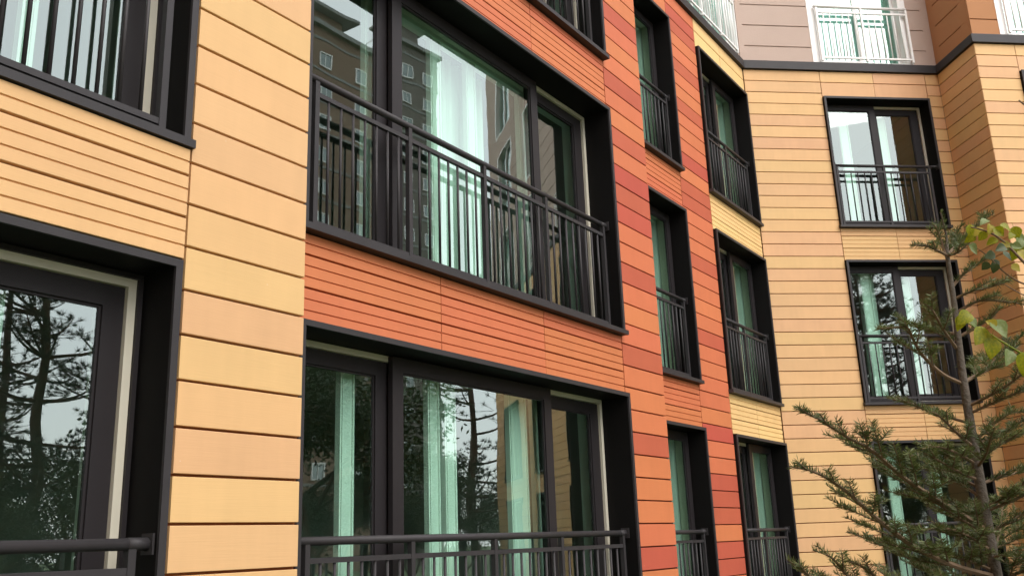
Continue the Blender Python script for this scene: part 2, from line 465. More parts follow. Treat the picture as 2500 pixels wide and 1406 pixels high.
# --- wall E: cream and peach, facing the camera
EW = (1.313, 3.164)
wE = wall(FE, 0.0, LE, win_holes(*EW), label='cream and peach terracotta wall facing the camera')
colE = seq(29, 'cpccpcpcccpcccppcpcpppccpcpcppccpccccpcpccpc')
rows(wE, 0.004, EW[0] - .004, colE, -15, 30, 'cream', lambda k: k < -10)
rows(wE, EW[1] + .004, LE + .001, {k: colE.get(k, 'cream') for k in range(-15, 30)}, -15, 30, 'cream', lambda k: k < -10)
for zb in (0.0, 2.8): spandrel(wE, (EW[0], 2.24, EW[1]), 'cream', zb)
for a, b_ in ((EW[0], 2.24), (2.24, EW[1])):
    panel(wE, a, b_, 5.6 + HEAD, 5.8, 'peach' if a > 2 else 'peach'); panel(wE, a, b_, 5.8, 6.0, 'cream' if a < 2 else 'peach')
plinth(wE, (EW[0], 2.24, EW[1]), 'cream')
# --- wall F: short shaded return
wF = wall(FFr, 0.0, LF - 0.04, [], label='short return wall of peach and cream terracotta')
colF = seq(29, 'cpcppccpcpccpcpcpcpccpccpcpcppcpcpcpccpcpccp')
rows(wF, 0.000, LF - .002, colF, -15, 30, 'peach', lambda k: k < -10)
# --- wall G: wing on the right
GWs = [(0.69, 2.54), (4.2, 6.05), (7.7, 9.55), (11.2, 13.05)]
wG = wall(FG, 0.04, LG, [h for a in GWs for h in win_holes(*a)], label='long cream terracotta wing wall at the right')
colG = seq(29, 'cppccpcccpcccpcpcpccppcpcppcpccpcpcpccpcpcpc')
rows(wG, 0.002, GWs[0][0] - .004, colG, -15, 30, 'cream', lambda k: k < 8)
prev = GWs[0][1]
for a in GWs[1:] + [(LG, 0)]:
    rows(wG, prev + .004, a[0] - .004, lambda k: rnd.choice(('cream', 'peach')), -15, 30, 'cream', lambda k: True)
    prev = a[1]
for i, a in enumerate(GWs):
    mid = (a[0] + a[1]) / 2
    for zb in (0.0, 2.8): spandrel(wG, (a[0], mid, a[1]), 'cream', zb, True)
    for q in ((a[0], mid), (mid, a[1])):
        panel(wG, *q, 5.6 + HEAD, 5.8, 'peach', far=(i > 0 or q[0] > 1)); panel(wG, *q, 5.8, 6.0, 'cream', far=(i > 0 or q[0] > 1))
    plinth(wG, (a[0], mid, a[1]), 'cream')
# hidden end of the wing and side cheeks of the steps
for fr, s, dpt in ((FA, 3.129, 0.47), (FB, 8.239, 0.643)):
    b = MB(); b.box(-0.10, -0.0005, TP + .005, dpt + 0.02, ZB, ZL)
    for k in range(-14, 30): pass
    part('side_wall', fr, s, 0, b.mesh('side_wall', 'back'))
b = MB(); b.box(-0.2, 0.0, 0.03, 6.0, ZB, ZT)
part('side_wall', FG, LG, 0, b.mesh('side_wall', 'stucco2'))
# joined far panels (out of frame or only seen in reflections)
for w, d in far_panels.items():
    for c, mb in d.items():
        tag(obj('far_panels', mb.mesh('far_panels', c), w), kind='stuff')

# --- windows
def window(fr, s0, s1, zb, lights, inner, prot=0.05, u=0.20, detail=True, room_pad=0.2, room_depth=3.4, inset=0.0, rw=0.135):
    """lights: list of (x0, x1, 'f'|'r') in bay coordinates, f = sash on the front track. inner: stile centres of the white inner window"""
    W = s1 - s0; H = HEAD - BOT; fl = 0.035
    key = (round(W, 3), prot, u, tuple(lights), tuple(inner))
    yb = u + 0.15
    def fm():
        b = MB(); yf = -prot + .016     # charcoal front trim, black painted lining behind it
        b.box(0, W, -prot, yf, H - fl, H); b.box(0, fl, -prot, yf, .048, H - fl); b.box(W - fl, W, -prot, yf, .048, H - fl)
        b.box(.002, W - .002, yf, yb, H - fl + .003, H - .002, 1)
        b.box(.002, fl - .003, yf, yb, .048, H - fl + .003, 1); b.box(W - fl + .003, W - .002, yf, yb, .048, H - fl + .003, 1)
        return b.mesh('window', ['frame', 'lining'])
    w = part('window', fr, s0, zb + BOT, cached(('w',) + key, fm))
    def sm():
        b = MB(); ov = 0.018 if prot > 0 else 0.012; pj = prot + 0.022
        # sill with a drip nose, sloped top
        prof = [(-pj, 0.0), (yb, 0.0), (yb, .047), (0.0, .047), (-pj, .040)]
        n = len(prof)
        for x in (-ov, W + ov): b.v += [(x, y, z) for y, z in prof]
        for i in range(n):
            j = (i + 1) % n; b.f.append((i, j, n + j, n + i)); b.mi.append(0)
        b.f.append(tuple(range(n - 1, -1, -1))); b.mi.append(0); b.f.append(tuple(range(n, 2 * n))); b.mi.append(0)
        return b.mesh('sill', 'frame')
    obj('sill', cached(('s',) + key, sm), w)
    zi0, zi1 = .048, H - fl
    if inset:
        obj('outer_frame', cached(('of',) + key, lambda: MB().ring(fl, W - fl, zi0, zi1, inset, u + .012, u + .149).mesh('outer_frame', 'sash')), w)
        zi1 -= inset; fl += inset
    obj('track_frame', cached(('t',) + key, lambda: MB().ring(fl + .001, W - fl - .001, zi0, zi1 - .001, .040, u + .028, u + .149, .038).mesh('track_frame', 'beige')), w)
    for (x0, x1, trk) in lights:
        if trk == 'f': y0, ww, wz, a, b_, c, d = u - .012, .105, .098, x0, x1, zi0 + .012, zi1 - .006
        else: y0, ww, wz, a, b_, c, d = u + .052, rw, .095, max(x0, fl + .042), min(x1, W - fl - .042), zi0 + .042, zi1 - .042
        def sash():
            b = MB().ring(a, b_, c, d, ww, y0, y0 + .04, wz)
            # glazing bead set back from the face
            b.ring(a + ww, b_ - ww, c + wz, d - wz, .012, y0 + .012, y0 + .035)
            return b.mesh('sash', 'sash')
        obj('sash', cached(('sa', x0, x1, trk) + key, sash), w)
        obj('pane', cached(('p', x0, x1, trk) + key, lambda: MB().box(a + ww, b_ - ww, y0 + .020, y0 + .028, c + wz, d - wz).mesh('pane', 'glass')), w)
    if detail:
        obj('inner_frame', cached(('if',) + key, lambda: MB().ring(fl + .02, W - fl - .02, zi0 + .01, zi1 - .01, .05, yb + .012, yb + .10).mesh('inner_frame', 'pvc')), w)
        for x in inner:
            wd = .062 if not isinstance(x, tuple) else x[1]
            xc = x if not isinstance(x, tuple) else x[0]
            def st():
                b = MB(); b.box(-wd, wd, yb + .03, yb + .075, zi0 + .06, zi1 - .06)
                b.box(-wd + .012, -wd + .03, yb + .022, yb + .03, zi0 + .06, zi1 - .06)
                b.box(wd - .022, wd - .008, yb + .018, yb + .03, zi0 + .06, zi1 - .06)
                return b.mesh('inner_stile', 'pvc')
            obj('inner_stile', cached(('is', wd) + key[1:3], st), w, (xc, 0, 0))
        # bottom rail of the inner window
    p = room_pad
    def rm():
        b = MB(); x0, x1, y0, y1, z0, z1 = -p, W + p, yb + .105, room_depth, -.25, 2.4
        b.face([(x0, y1, z0), (x1, y1, z0), (x1, y1, z1), (x0, y1, z1)])
        b.face([(x0, y0, z0), (x0, y1, z0), (x0, y1, z1), (x0, y0, z1)])
        b.face([(x1, y1, z0), (x1, y0, z0), (x1, y0, z1), (x1, y1, z1)])
        b.face([(x0, y0, z0), (x1, y0, z0), (x1, y1, z0), (x0, y1, z0)])
        b.face([(x0, y1, z1), (x1, y1, z1), (x1, y0, z1), (x0, y0, z1)])
        hx0, hx1, hz0, hz1 = 0.0, W, 0.03, H
        for q in ((x0, hx0, z0, z1), (hx1, x1, z0, z1), (hx0, hx1, z0, hz0), (hx0, hx1, hz1, z1)):
            b.face([(q[0], y0, q[2]), (q[1], y0, q[2]), (q[1], y0, q[3]), (q[0], y0, q[3])])
        return b.mesh('room', 'room')
    obj('room', cached(('rm', p) + key, rm), w)
    return w

def railing(fr, s0, s1, zb, posts, gap=0.11, prot_y=0.07, mt='frame', zoff=0.0, round_rail=True, bracket=True):
    W = s1 - s0
    r0 = part('railing', fr, s0, zb + BOT + zoff, cached(('rail', round(W, 3), mt, prot_y), lambda:
        MB().tube([(.036, prot_y, 1.058), (W - .036, prot_y, 1.058)], .0245, 10).mesh('railing', mt, True)))
    for z in (.953, .105):
        obj('rail', cached(('rl', round(W, 3), mt, prot_y, tuple(posts)), lambda: MB().box(posts[0], posts[-1], prot_y - .014, prot_y + .014, -.015, .015).mesh('rail', mt)), r0, (0, 0, z))
    pm = cached(('post', mt, prot_y), lambda: MB().box(-.0175, .0175, prot_y - .0175, prot_y + .0175, .047, 1.04).mesh('post', mt))
    bm = cached(('bal', mt, prot_y), lambda: MB().tube([(0, prot_y, .118), (0, prot_y, .94)], .0095, 8).mesh('baluster', mt, True))
    for x in posts: obj('post', pm, r0, (x, 0, 0))
    ends = list(posts)
    for a, b_ in zip(ends[:-1], ends[1:]):
        n = max(0, round((b_ - a) / gap) - 1)
        for i in range(n): obj('baluster', bm, r0, (a + (b_ - a) * (i + 1) / (n + 1), 0, 0))
    if bracket:
        kb = cached(('brk', mt, prot_y), lambda: MB().box(-.005, .005, prot_y - .038, prot_y + .038, 1.015, 1.10).mesh('bracket', mt))
        o_ = obj('bracket', kb, r0, (.078, 0, 0) if fr is FB else (.0415, 0, 0)); o_.scale = (2.2, 1, 1) if fr is FB else (1, 1, 1)
        obj('bracket', kb, r0, (W - .0415, 0, 0))
        kc = cached(('col', mt, prot_y), lambda: MB().tube([(-.05, prot_y, 1.058), (.05, prot_y, 1.058)], .0265, 12).mesh('collar', mt, True))
        obj('collar', kc, r0, (W - .09, 0, 0))
    return r0

def L3(W): return ((.036, 1.06, 'r'), (1.02, 2.96, 'f'), (2.90, W - .036, 'r'))
for i, zb in enumerate(STORE):
    W = AW[1] - AW[0]
    window(FA, *AW, zb, L3(W), (0.6, 1.5, 1.72, (3.28, .035)), prot=-.004, u=0.225, inset=.022, rw=.10)
    railing(FA, *AW, zb, (.16, 1.04, 1.92, 2.80, W - .12))
    W = BW[1] - BW[0]
    inner = ((.80, 1.67, 1.86, (2.74, .12), (3.05, .08)), (1.0, 1.75, 2.22, 3.0), (.8, 1.7, 2.6, 3.1))[i]
    window(FB, *BW, zb, L3(W), inner)
    railing(FB, *BW, zb, (.18, 1.06, 1.94, 2.82, W - .10))
    W = CW[1] - CW[0]
    window(FC, *CW, zb, ((.036, .8, 'r'), (.72, W - .036, 'f')), (.5,))
    railing(FC, *CW, zb, (.12, W - .10))
    W = DW[1] - DW[0]
    window(FC, *DW, zb, ((.036, 1.10, 'r'), (1.02, W - .036, 'f')), (.45, 1.06), room_pad=0.05, room_depth=2.6)
    railing(FC, *DW, zb, (.12, .97, W - .10))
    W = EW[1] - EW[0]
    window(FE, *EW, zb, ((.036, .98, 'f'), (.90, W - .036, 'r')), ((.50, .085), (1.17, .085)), room_pad=0.05)
    railing(FE, *EW, zb, (.08, .878, W - .19), prot_y=0.0)
    for j, a in enumerate(GWs):
        W = a[1] - a[0]
        window(FG, *a, zb, ((.036, .98, 'f'), (.90, W - .036, 'r')), ((.50, .085), (1.17, .085)), detail=(j == 0))
        railing(FG, *a, zb, (.10, .92, W - .10), prot_y=0.0) if j == 0 else None

# --- ledge along the top of the cladding (one mitred strip)
def offset_line(pts, off):
    """offset a plan polyline outwards (to the right-hand normal) with mitred corners"""
    out = []
    for i, p in enumerate(pts):
        ns = []
        for a, b_ in ((i - 1, i), (i, i + 1)):
            if a < 0 or b_ >= len(pts): continue
            d = (pts[b_] - pts[a]).normalized(); ns.append(Vector((d.y, -d.x, 0)))
        if len(ns) == 1: out.append(p + ns[0] * off)
        else:
            mvec = (ns[0] + ns[1]).normalized(); out.append(p + mvec * (off / max(.2, mvec.dot(ns[0]))))
    return out
plan = [FA.P(-16.0, 0, 0), FA.P(3.129, 0, 0), FB.P(3.129, 0, 0), FB.P(8.239, 0, 0), FC.P(8.239, 0, 0), FE.P(0, 0, 0), FE.P(LE, 0, 0), FG.P(0, 0, 0), FG.P(LG, 0, 0)]
plan = [Vector((p.x, p.y, 0)) for p in plan]
def sweep(prof, mtl, name):
    """prof: closed list of (offset outwards, z)"""
    b = MB(); lines = [offset_line(plan, o) for o, z in prof]; n = len(prof)
    for i in range(len(plan)):
        for k in range(n): b.v.append(tuple(lines[k][i] + Vector((0, 0, Z0 + prof[k][1])) - BASE))
    for i in range(len(plan) - 1):
        for k in range(n):
            k2 = (k + 1) % n
            b.f.append((i * n + k, i * n + k2, (i + 1) * n + k2, (i + 1) * n + k)); b.mi.append(0)
    b.f.append(tuple(range(n))); b.mi.append(0)
    e = (len(plan) - 1) * n
    b.f.append(tuple(e + k for k in range(n - 1, -1, -1))); b.mi.append(0)
    return obj(name, b.mesh(name, mtl), bld)
sweep([(.045, ZL + .004), (.045, ZLT - .012), (.038, ZLT), (-.10, ZLT + .012), (-.10, ZL + .004)], 'frame', 'ledge')
sweep([(.05, ZT), (.05, ZT + .22), (-.30, ZT + .24), (-.30, ZT)], 'stucco', 'parapet')
# roof over everything (keeps light out of the rooms)
b = MB(); rz = Z0 + ZT - .02
pl = [Vector((p.x, p.y, 0)) for p in offset_line(plan, -.12)]
back = [Vector((19, 24, 0)), Vector((-4, 24, 0)), Vector((-24, 6, 0)), Vector((-21, -10, 0))]
b.face([tuple(Vector((p.x, p.y, rz)) - BASE) for p in pl + back])
obj('roof', b.mesh('roof', 'roof'), bld)
b = MB()
pts = [pl[-1]] + back + [pl[0]]
for p, q in zip(pts[:-1], pts[1:]):
    b.face([tuple(Vector((x, y, z)) - BASE) for x, y, z in ((p.x, p.y, 0), (q.x, q.y, 0), (q.x, q.y, rz), (p.x, p.y, rz))])
obj('rear_wall', b.mesh('rear_wall', 'stucco'), bld)

# --- rendered upper storeys with sunk grooves
UP = [ZLT + 2.8 * i for i in range(10)]  # storeys carried on out of view to cut sky light in the court
def upper(fr, s0, s1, mtl, wins=(), grooves=()):
    b = MB(); y = 0.020
    wh = [(a, c, z - .02, z + 2.2) for a, c in wins for z in UP]
    gh = []
    for a, c in grooves:
        z = 6.445
        while z < 14.5:
            gh.append((a, c, z - .011, z + .011)); z += .387
    b.slab(s0, s1, ZLT + .001, ZT, wh + gh, y, y + .016)
    b.slab(s0, s1, ZLT + .001, ZT, wh, y + .0165, .26)
    return part('upper_wall', fr, 0, 0, b.mesh('upper_wall', mtl))
upper(FA, -16.0, 3.129, 'stucco3', (), ((-2.0, 3.0),))
upper(FB, 3.129, 8.239, 'stucco3', (), ((3.3, 8.1),))
for fr, s, dpt in ((FA, 3.129, 0.47), (FB, 8.239, 0.643)):
    b = MB(); b.box(-0.10, -0.0005, .022, dpt + 0.02, ZL + .2, ZT); part('upper_wall', fr, s, 0, b.mesh('upper_wall', 'stucco'))
DW2, EW2 = (11.0, 13.40), (1.251, 3.03)
upper(FC, 8.239, 13.533, 'stucco', (DW2,), ((8.5, 10.9),))
upper(FE, -0.008, LE + .0195, 'stucco', (EW2,), ((.083, 1.235), (3.05, 3.29)))
upper(FFr, -0.018, LF - .05, 'stucco2', (), ((.14, LF - .051),))
G2 = [(0.50, 2.6), (4.1, 6.1), (7.6, 9.6), (11.1, 13.1)]
upper(FG, 0.022, 3.3, 'stucco2', G2[:1], ((.023, .495), (2.65, 3.25)))
upper(FG, 3.302, LG, 'stucco', G2[1:], ((3.35, 4.05), (6.15, 7.55), (9.65, 11.05)))
def plain_window(fr, s0, s1, z):
    W = s1 - s0; H = 2.2 + .01
    w = part('window', fr, s0, z - .012, cached(('pw', round(W, 3)), lambda: MB().ring(0, W, 0, H, .13, .014, .20, .05).mesh('window', 'white')))
    obj('sash', cached(('ps', round(W, 3)), lambda: MB().ring(.13, W / 2 + .03, .05, H - .05, .06, .10, .14).ring(W / 2 - .03, W - .13, .05, H - .05, .06, .15, .19).mesh('sash', 'white')), w)
    obj('pane', cached(('pp', round(W, 3)), lambda: MB().box(.135, W - .135, .145, .149, .055, H - .055).mesh('pane', 'whiteglass')), w)
    obj('room', cached(('pr', round(W, 3)), lambda: MB().face([(0, .8, 0), (W, .8, 0), (W, .8, H), (0, .8, H)]).face([(0, .25, 0), (0, .8, 0), (0, .8, H), (0, .25, H)]).face([(W, .8, 0), (W, .25, 0), (W, .25, H), (W, .8, H)]).mesh('room', 'room')), w)
for z in UP[1:]:
    for fr, q in [(FC, DW2), (FE, EW2)] + [(FG, a) for a in G2]: plain_window(fr, *q, z)

def white_window(fr, s0, s1, posts, split):
    W = s1 - s0; H = 8.35 - ZLT + .01; z0 = ZLT - .012
    b = MB().ring(0, W, .0, H, .13, -.006 + .02, .20, .05)
    w = part('window', fr, s0, z0, b.mesh('window', 'white')); w['label'] = 'white framed upper window'
    x = .135
    for i, (a, c) in enumerate(split):
        y0 = .10 + .05 * (i % 2)
        obj('sash', MB().ring(a, c, .06, H - .06, .06, y0, y0 + .04, .07).mesh('sash', 'white'), w)
        obj('pane', MB().box(a + .06, c - .06, y0 + .015, y0 + .023, .13, H - .13).mesh('pane', 'whiteglass'), w)
    b = MB(); x0, x1, y0, y1, zz0, zz1 = -.05, W + .05, .27, 2.6, -.1, H + .2
    b.face([(x0, y1, zz0), (x1, y1, zz0), (x1, y1, zz1), (x0, y1, zz1)])
    b.face([(x0, y0, zz0), (x0, y1, zz0), (x0, y1, zz1), (x0, y0, zz1)]); b.face([(x1, y1, zz0), (x1, y0, zz0), (x1, y0, zz1), (x1, y1, zz1)])
    b.face([(x0, y0, zz0), (x1, y0, zz0), (x1, y1, zz0), (x0, y1, zz0)]); b.face([(x0, y1, zz1), (x1, y1, zz1), (x1, y0, zz1), (x0, y0, zz1)])
    obj('room', b.mesh('room', 'room'), w)
    # blind / curtain just inside the glass
    b = MB(); n = int(W / .035); prevp = None
    for i in range(n + 1):
        px = .14 + (W - .28) * i / n
        py = .225 + .018 * math.sin(i * 1.9) + .006 * math.sin(i * .7)
        if prevp: b.face([(prevp[0], prevp[1], .10), (px, py, .10), (px, py, H - .12), (prevp[0], prevp[1], H - .12)])
        prevp = (px, py)
    obj('curtain', b.mesh('curtain', 'curtain', True), w)
    railing(fr, s0 + .06, s1 + .04 - .03, 0, posts, .11, -.03, 'white', zoff=z0 - BOT + .0, bracket=False)
    return w
white_window(FE, *EW2, (.08, .87, 1.68), ((.13, .93), (.83, 1.65)))
white_window(FC, *DW2, (.10, .83, 1.56, 2.25), ((.13, .9), (.85, 1.6), (1.55, 2.27)))
for i, a in enumerate(G2):
    white_window(FG, *a, (.08, 1.0, 1.95), ((.13, 1.1), (1.0, 1.97)))

# ------------------------------------------------------------------ young fir in the foreground
FIR = {
    'b1': [(-0.021, 0.0, 1.588), (-0.138, -0.07, 1.648), (-0.233, -0.12, 1.698), (-0.322, -0.16, 1.753), (-0.412, -0.2, 1.826), (-0.496, -0.23, 1.868), (-0.581, -0.25, 1.923), (-0.641, -0.26, 1.95)],
    'b2': [(-0.019, 0.0, 1.448), (-0.178, -0.1, 1.488), (-0.318, -0.18, 1.546), (-0.432, -0.24, 1.622), (-0.513, -0.28, 1.689), (-0.567, -0.3, 1.73), (-0.63, -0.31, 1.765), (-0.69, -0.32, 1.778)],
    'b3': [(-0.024, -0.0, 1.384), (-0.337, -0.2, 1.361), (-0.541, -0.3, 1.408), (-0.662, -0.35, 1.468), (-0.705, -0.36, 1.499), (-0.747, -0.37, 1.53)],
    'b3b': [(-0.466, -0.25, 1.402), (-0.558, -0.28, 1.478), (-0.604, -0.3, 1.529), (-0.653, -0.3, 1.551)],
    'b3c': [(-0.35, -0.1, 1.401), (-0.414, -0.1, 1.461), (-0.458, -0.1, 1.498), (-0.499, -0.1, 1.513)],
    'w2l': [(-0.022, 0.0, 2.048), (-0.091, -0.03, 2.076), (-0.155, -0.06, 2.129), (-0.188, -0.08, 2.18), (-0.21, -0.1, 2.216), (-0.264, -0.12, 2.214), (-0.314, -0.13, 2.211)],
    'w2l2': [(-0.016, 0.0, 2.211), (-0.058, 0.05, 2.238), (-0.111, 0.08, 2.261), (-0.159, 0.1, 2.303)],
    'w2m': [(-0.017, 0.0, 2.163), (-0.076, -0.05, 2.223), (-0.114, -0.08, 2.278), (-0.152, -0.1, 2.298)],
    'w2r': [(-0.016, 0.0, 2.047), (0.083, 0.05, 2.093), (0.172, 0.1, 2.148), (0.275, 0.14, 2.224)],
    'w1l': [(0.001, 0.0, 2.483), (-0.04, -0.02, 2.496), (-0.082, -0.04, 2.506), (-0.124, -0.05, 2.507)],
    'w1u': [(-0.001, 0.0, 2.489), (-0.001, 0.02, 2.551), (-0.004, 0.03, 2.592), (-0.011, 0.04, 2.61)],
    'w1r': [(0.004, 0.0, 2.483), (0.077, 0.04, 2.54), (0.142, 0.07, 2.592), (0.22, 0.1, 2.658)],
    'w1r2': [(0.003, 0.0, 2.479), (0.018, -0.05, 2.477), (0.049, -0.08, 2.502)],
    'w1b': [(0.0, 0.0, 2.479), (0.079, 0.1, 2.56), (0.126, 0.15, 2.621)],
    'r1': [(0.003, 0.0, 2.371), (0.044, 0.0, 2.41), (0.09, 0.0, 2.44), (0.137, 0.0, 2.469)],
    'r2': [(0.003, 0.0, 2.329), (0.047, -0.03, 2.345), (0.106, -0.05, 2.354), (0.165, -0.07, 2.367)],
    'r3': [(0.01, -0.0, 2.287), (0.068, -0.03, 2.312), (0.132, -0.06, 2.301), (0.198, -0.08, 2.28)],
    'r4': [(0.003, 0.0, 2.203), (0.059, -0.02, 2.231), (0.094, -0.04, 2.253), (0.127, -0.05, 2.283)],
    'r5': [(-0.012, 0.0, 1.948), (0.04, -0.05, 1.971), (0.097, -0.1, 1.994), (0.164, -0.12, 2.001)],
    'r6': [(-0.014, 0.0, 1.856), (0.053, 0.0, 1.906), (0.112, 0.0, 1.943), (0.179, 0.0, 1.947)],
    'r7': [(-0.01, 0.0, 1.804), (0.049, -0.04, 1.843), (0.097, -0.08, 1.869), (0.164, -0.1, 1.877)],
    'r8': [(-0.01, -0.0, 1.727), (0.067, 0.03, 1.746), (0.151, 0.06, 1.764), (0.235, 0.08, 1.802)],
    'r9': [(-0.016, 0.0, 1.652), (0.028, -0.05, 1.68), (0.072, -0.1, 1.719), (0.13, -0.12, 1.752)],
    'r10': [(-0.016, 0.0, 1.578), (0.067, 0.0, 1.612), (0.152, 0.0, 1.659)],
    'r11': [(-0.016, 0.0, 1.504), (0.011, -0.1, 1.516), (0.061, -0.15, 1.538)],
    'l1': [(-0.016, 0.0, 1.843), (-0.079, -0.05, 1.879), (-0.125, -0.08, 1.915), (-0.162, -0.1, 1.94), (-0.18, -0.1, 1.947)],
    'l2': [(-0.021, 0.0, 1.792), (-0.109, -0.08, 1.82), (-0.181, -0.12, 1.837), (-0.244, -0.15, 1.83)],
    'l3': [(-0.021, 0.0, 1.741), (-0.098, -0.05, 1.765), (-0.172, -0.1, 1.795), (-0.227, -0.12, 1.82)],
    'l4': [(-0.023, 0.0, 1.69), (-0.051, 0.05, 1.732), (-0.081, 0.1, 1.776), (-0.115, 0.12, 1.805)],
    'l5': [(-0.018, 0.0, 1.528), (-0.116, -0.1, 1.568), (-0.207, -0.15, 1.595), (-0.313, -0.2, 1.592)],
    'l6': [(-0.022, -0.0, 1.468), (-0.104, -0.05, 1.496), (-0.198, -0.1, 1.518), (-0.277, -0.12, 1.533), (-0.331, -0.13, 1.564)],
    'l7': [(-0.023, 0.0, 1.615), (-0.021, 0.1, 1.656), (-0.061, 0.15, 1.679), (-0.109, 0.2, 1.669)],
}

def smooth(pts, n=4):
    """Catmull-Rom through the points"""
    P = [Vector(p) for p in pts]; P = [2 * P[0] - P[1]] + P + [2 * P[-1] - P[-2]]
    out = []
    for i in range(1, len(P) - 2):
        for k in range(n):
            t = k / n
            out.append(0.5 * ((2 * P[i]) + (P[i + 1] - P[i - 1]) * t + (2 * P[i - 1] - 5 * P[i] + 4 * P[i + 1] - P[i + 2]) * t * t + (3 * P[i] - P[i - 1] - 3 * P[i + 1] + P[i + 2]) * t ** 3))
    out.append(P[-2])
    return out

def needles(mb, pts, t0, r, density=520, ln=.024, old=0.0):
    """comb of needles along a twig, sides and top fuller than the underside"""
    tot = 0
    for a, b_ in zip(pts[:-1], pts[1:]): tot += (b_ - a).length
    acc = 0
    for a, b_ in zip(pts[:-1], pts[1:]):
        seg = b_ - a; L = seg.length
        if L < 1e-6: continue
        d = seg / L
        side = d.cross(Vector((0, 0, 1)))
        side = side.normalized() if side.length > .05 else Vector((1, 0, 0))
        upv = side.cross(d).normalized()
        n = int(L * density * 2 + r.random())
        for _ in range(n):
            f = r.random()
            if (acc + f * L) / tot < t0: continue
            p = a + seg * f
            ang = r.gauss(0, .85) * 1.0
            az = upv * math.cos(ang) * r.uniform(.3, 1) + side * math.sin(ang) * 1.0 if r.random() < .8 else (side * r.choice((-1, 1)) - upv * r.uniform(.1, .7))
            if r.random() < .55: az = side * r.choice((-1, 1)) + upv * r.uniform(-.2, .7)
            az.normalize()
            fwd = r.uniform(.35, .75)
            nd = (az + d * fwd).normalized()
            l = ln * r.uniform(.7, 1.15)
            w = nd.cross(Vector((r.uniform(-1, 1), r.uniform(-1, 1), r.uniform(-1, 1)))).normalized() * .00095
            mi = 2 if r.random() < old else 1
            q = p + nd * l
            mb.face([p - w * .7, p + w * .7, p + nd * l * .6 + w, q, p + nd * l * .6 - w], mi)
        acc += L

def fir_branch(mb, pts, r0, r, bare, lat=True, old=0.05):
    P = smooth(pts, 5)
    n = len(P); tot = sum((b_ - a).length for a, b_ in zip(P[:-1], P[1:]))
    mb.tube(P, [r0 * (1 - i / (n - 1)) ** .8 + .0014 for i in range(n)], 6, 0)
    needles(mb, P, bare, r, 620, old=old)
    if not lat: return
    acc = 0; nxt = max(.05, bare * tot * .7); sgn = r.choice((-1, 1))
    for i, (a, b_) in enumerate(zip(P[:-1], P[1:])):
        L = (b_ - a).length
        while acc + L > nxt:
            p = a.lerp(b_, (nxt - acc) / L); d = (b_ - a).normalized()
            side = d.cross(Vector((0, 0, 1))).normalized() * sgn
            rem = tot - nxt
            ln_ = min(.15, .03 + rem * r.uniform(.15, .40))
            if rem > .03:
                dr = (d * r.uniform(.75, 1.0) + side * r.uniform(.6, .9) + Vector((0, 0, r.uniform(-.12, .30)))).normalized()
                q = [p + dr * ln_ * f + d * (.12 * ln_ * f * f) + Vector((0, 0, .05 * ln_ * f * f)) for f in (0, .3, .6, 1)]
                Q = smooth(q, 3)
                mb.tube(Q, [.0020 * (1 - k / len(Q)) + .0010 for k in range(len(Q))], 5, 0)
                needles(mb, Q, .04, r, 620, old=old)
                if ln_ > .09:
                    for sg2 in (-1, 1):
                        p2 = Q[len(Q) // 2]; s2 = dr.cross(Vector((0, 0, 1))).normalized() * sg2
                        d2 = (dr + s2 * .8 + Vector((0, 0, r.uniform(-.1, .2)))).normalized()
                        Q2 = [p2 + d2 * ln_ * .42 * f for f in (0, .5, 1)]
                        mb.tube(Q2, [.0016, .0013, .001], 5, 0); needles(mb, Q2, .05, r, 620, old=old)
            sgn = -sgn; nxt += r.uniform(.028, .052)
        acc += L

fr_ = random.Random(5)
fir = bpy.data.objects.new('fir_tree', None); col.objects.link(fir); fir.location = (1.467, 3.0, 0)
tag(fir, 'young green fir with a thin grey trunk in front of the cream wall', 'tree')
b = MB()
tp = [(0, 0, 0), (.006, 0, .4), (-.004, .004, .8), (.004, 0, 1.2), (-.010, 0, 1.45), (-.012, 0, 1.7), (-.012, 0, 1.95), (-.010, 0, 2.1), (0, 0, 2.3), (.004, 0, 2.48), (.012, 0, 2.55), (.006, 0, 2.635)]
tr_ = [.034, .030, .027, .0235, .0195, .017, .0145, .0125, .0098, .0075, .004, .0022]
b.tube(smooth(tp, 4), [tr_[min(i // 4, len(tr_) - 1)] + (tr_[min(i // 4 + 1, len(tr_) - 1)] - tr_[min(i // 4, len(tr_) - 1)]) * (i % 4) / 4 for i in range(4 * (len(tp) - 1) + 1)], 10)
obj('trunk', b.mesh('trunk', 'bark', True), fir)
b = MB(); needles(b, [Vector((.010, 0, 2.50)), Vector((.012, 0, 2.55)), Vector((.006, 0, 2.64))], 0, fr_, 700, .016)
obj('leader_needles', b.mesh('leader_needles', ['twig', 'needle', 'needle_old']), fir)
for k, pts in FIR.items():
    big = k.startswith('b')
    mb = MB()
    bare = {'b1': .38, 'b2': .30, 'b3': .45, 'b3b': .1, 'b3c': .05, 'w2l': .45}.get(k, .12)
    fir_branch(mb, pts, .0085 if k in ('b1', 'b2', 'b3') else (.0055 if k in ('w2l', 'w2r') else .0042), fr_, bare, True, .25 if k in ('l5', 'l6', 'r10', 'r11', 'b3', 'b3c') else .06)
    obj('branch', mb.mesh('branch', ['twig', 'needle', 'needle_old']), fir)
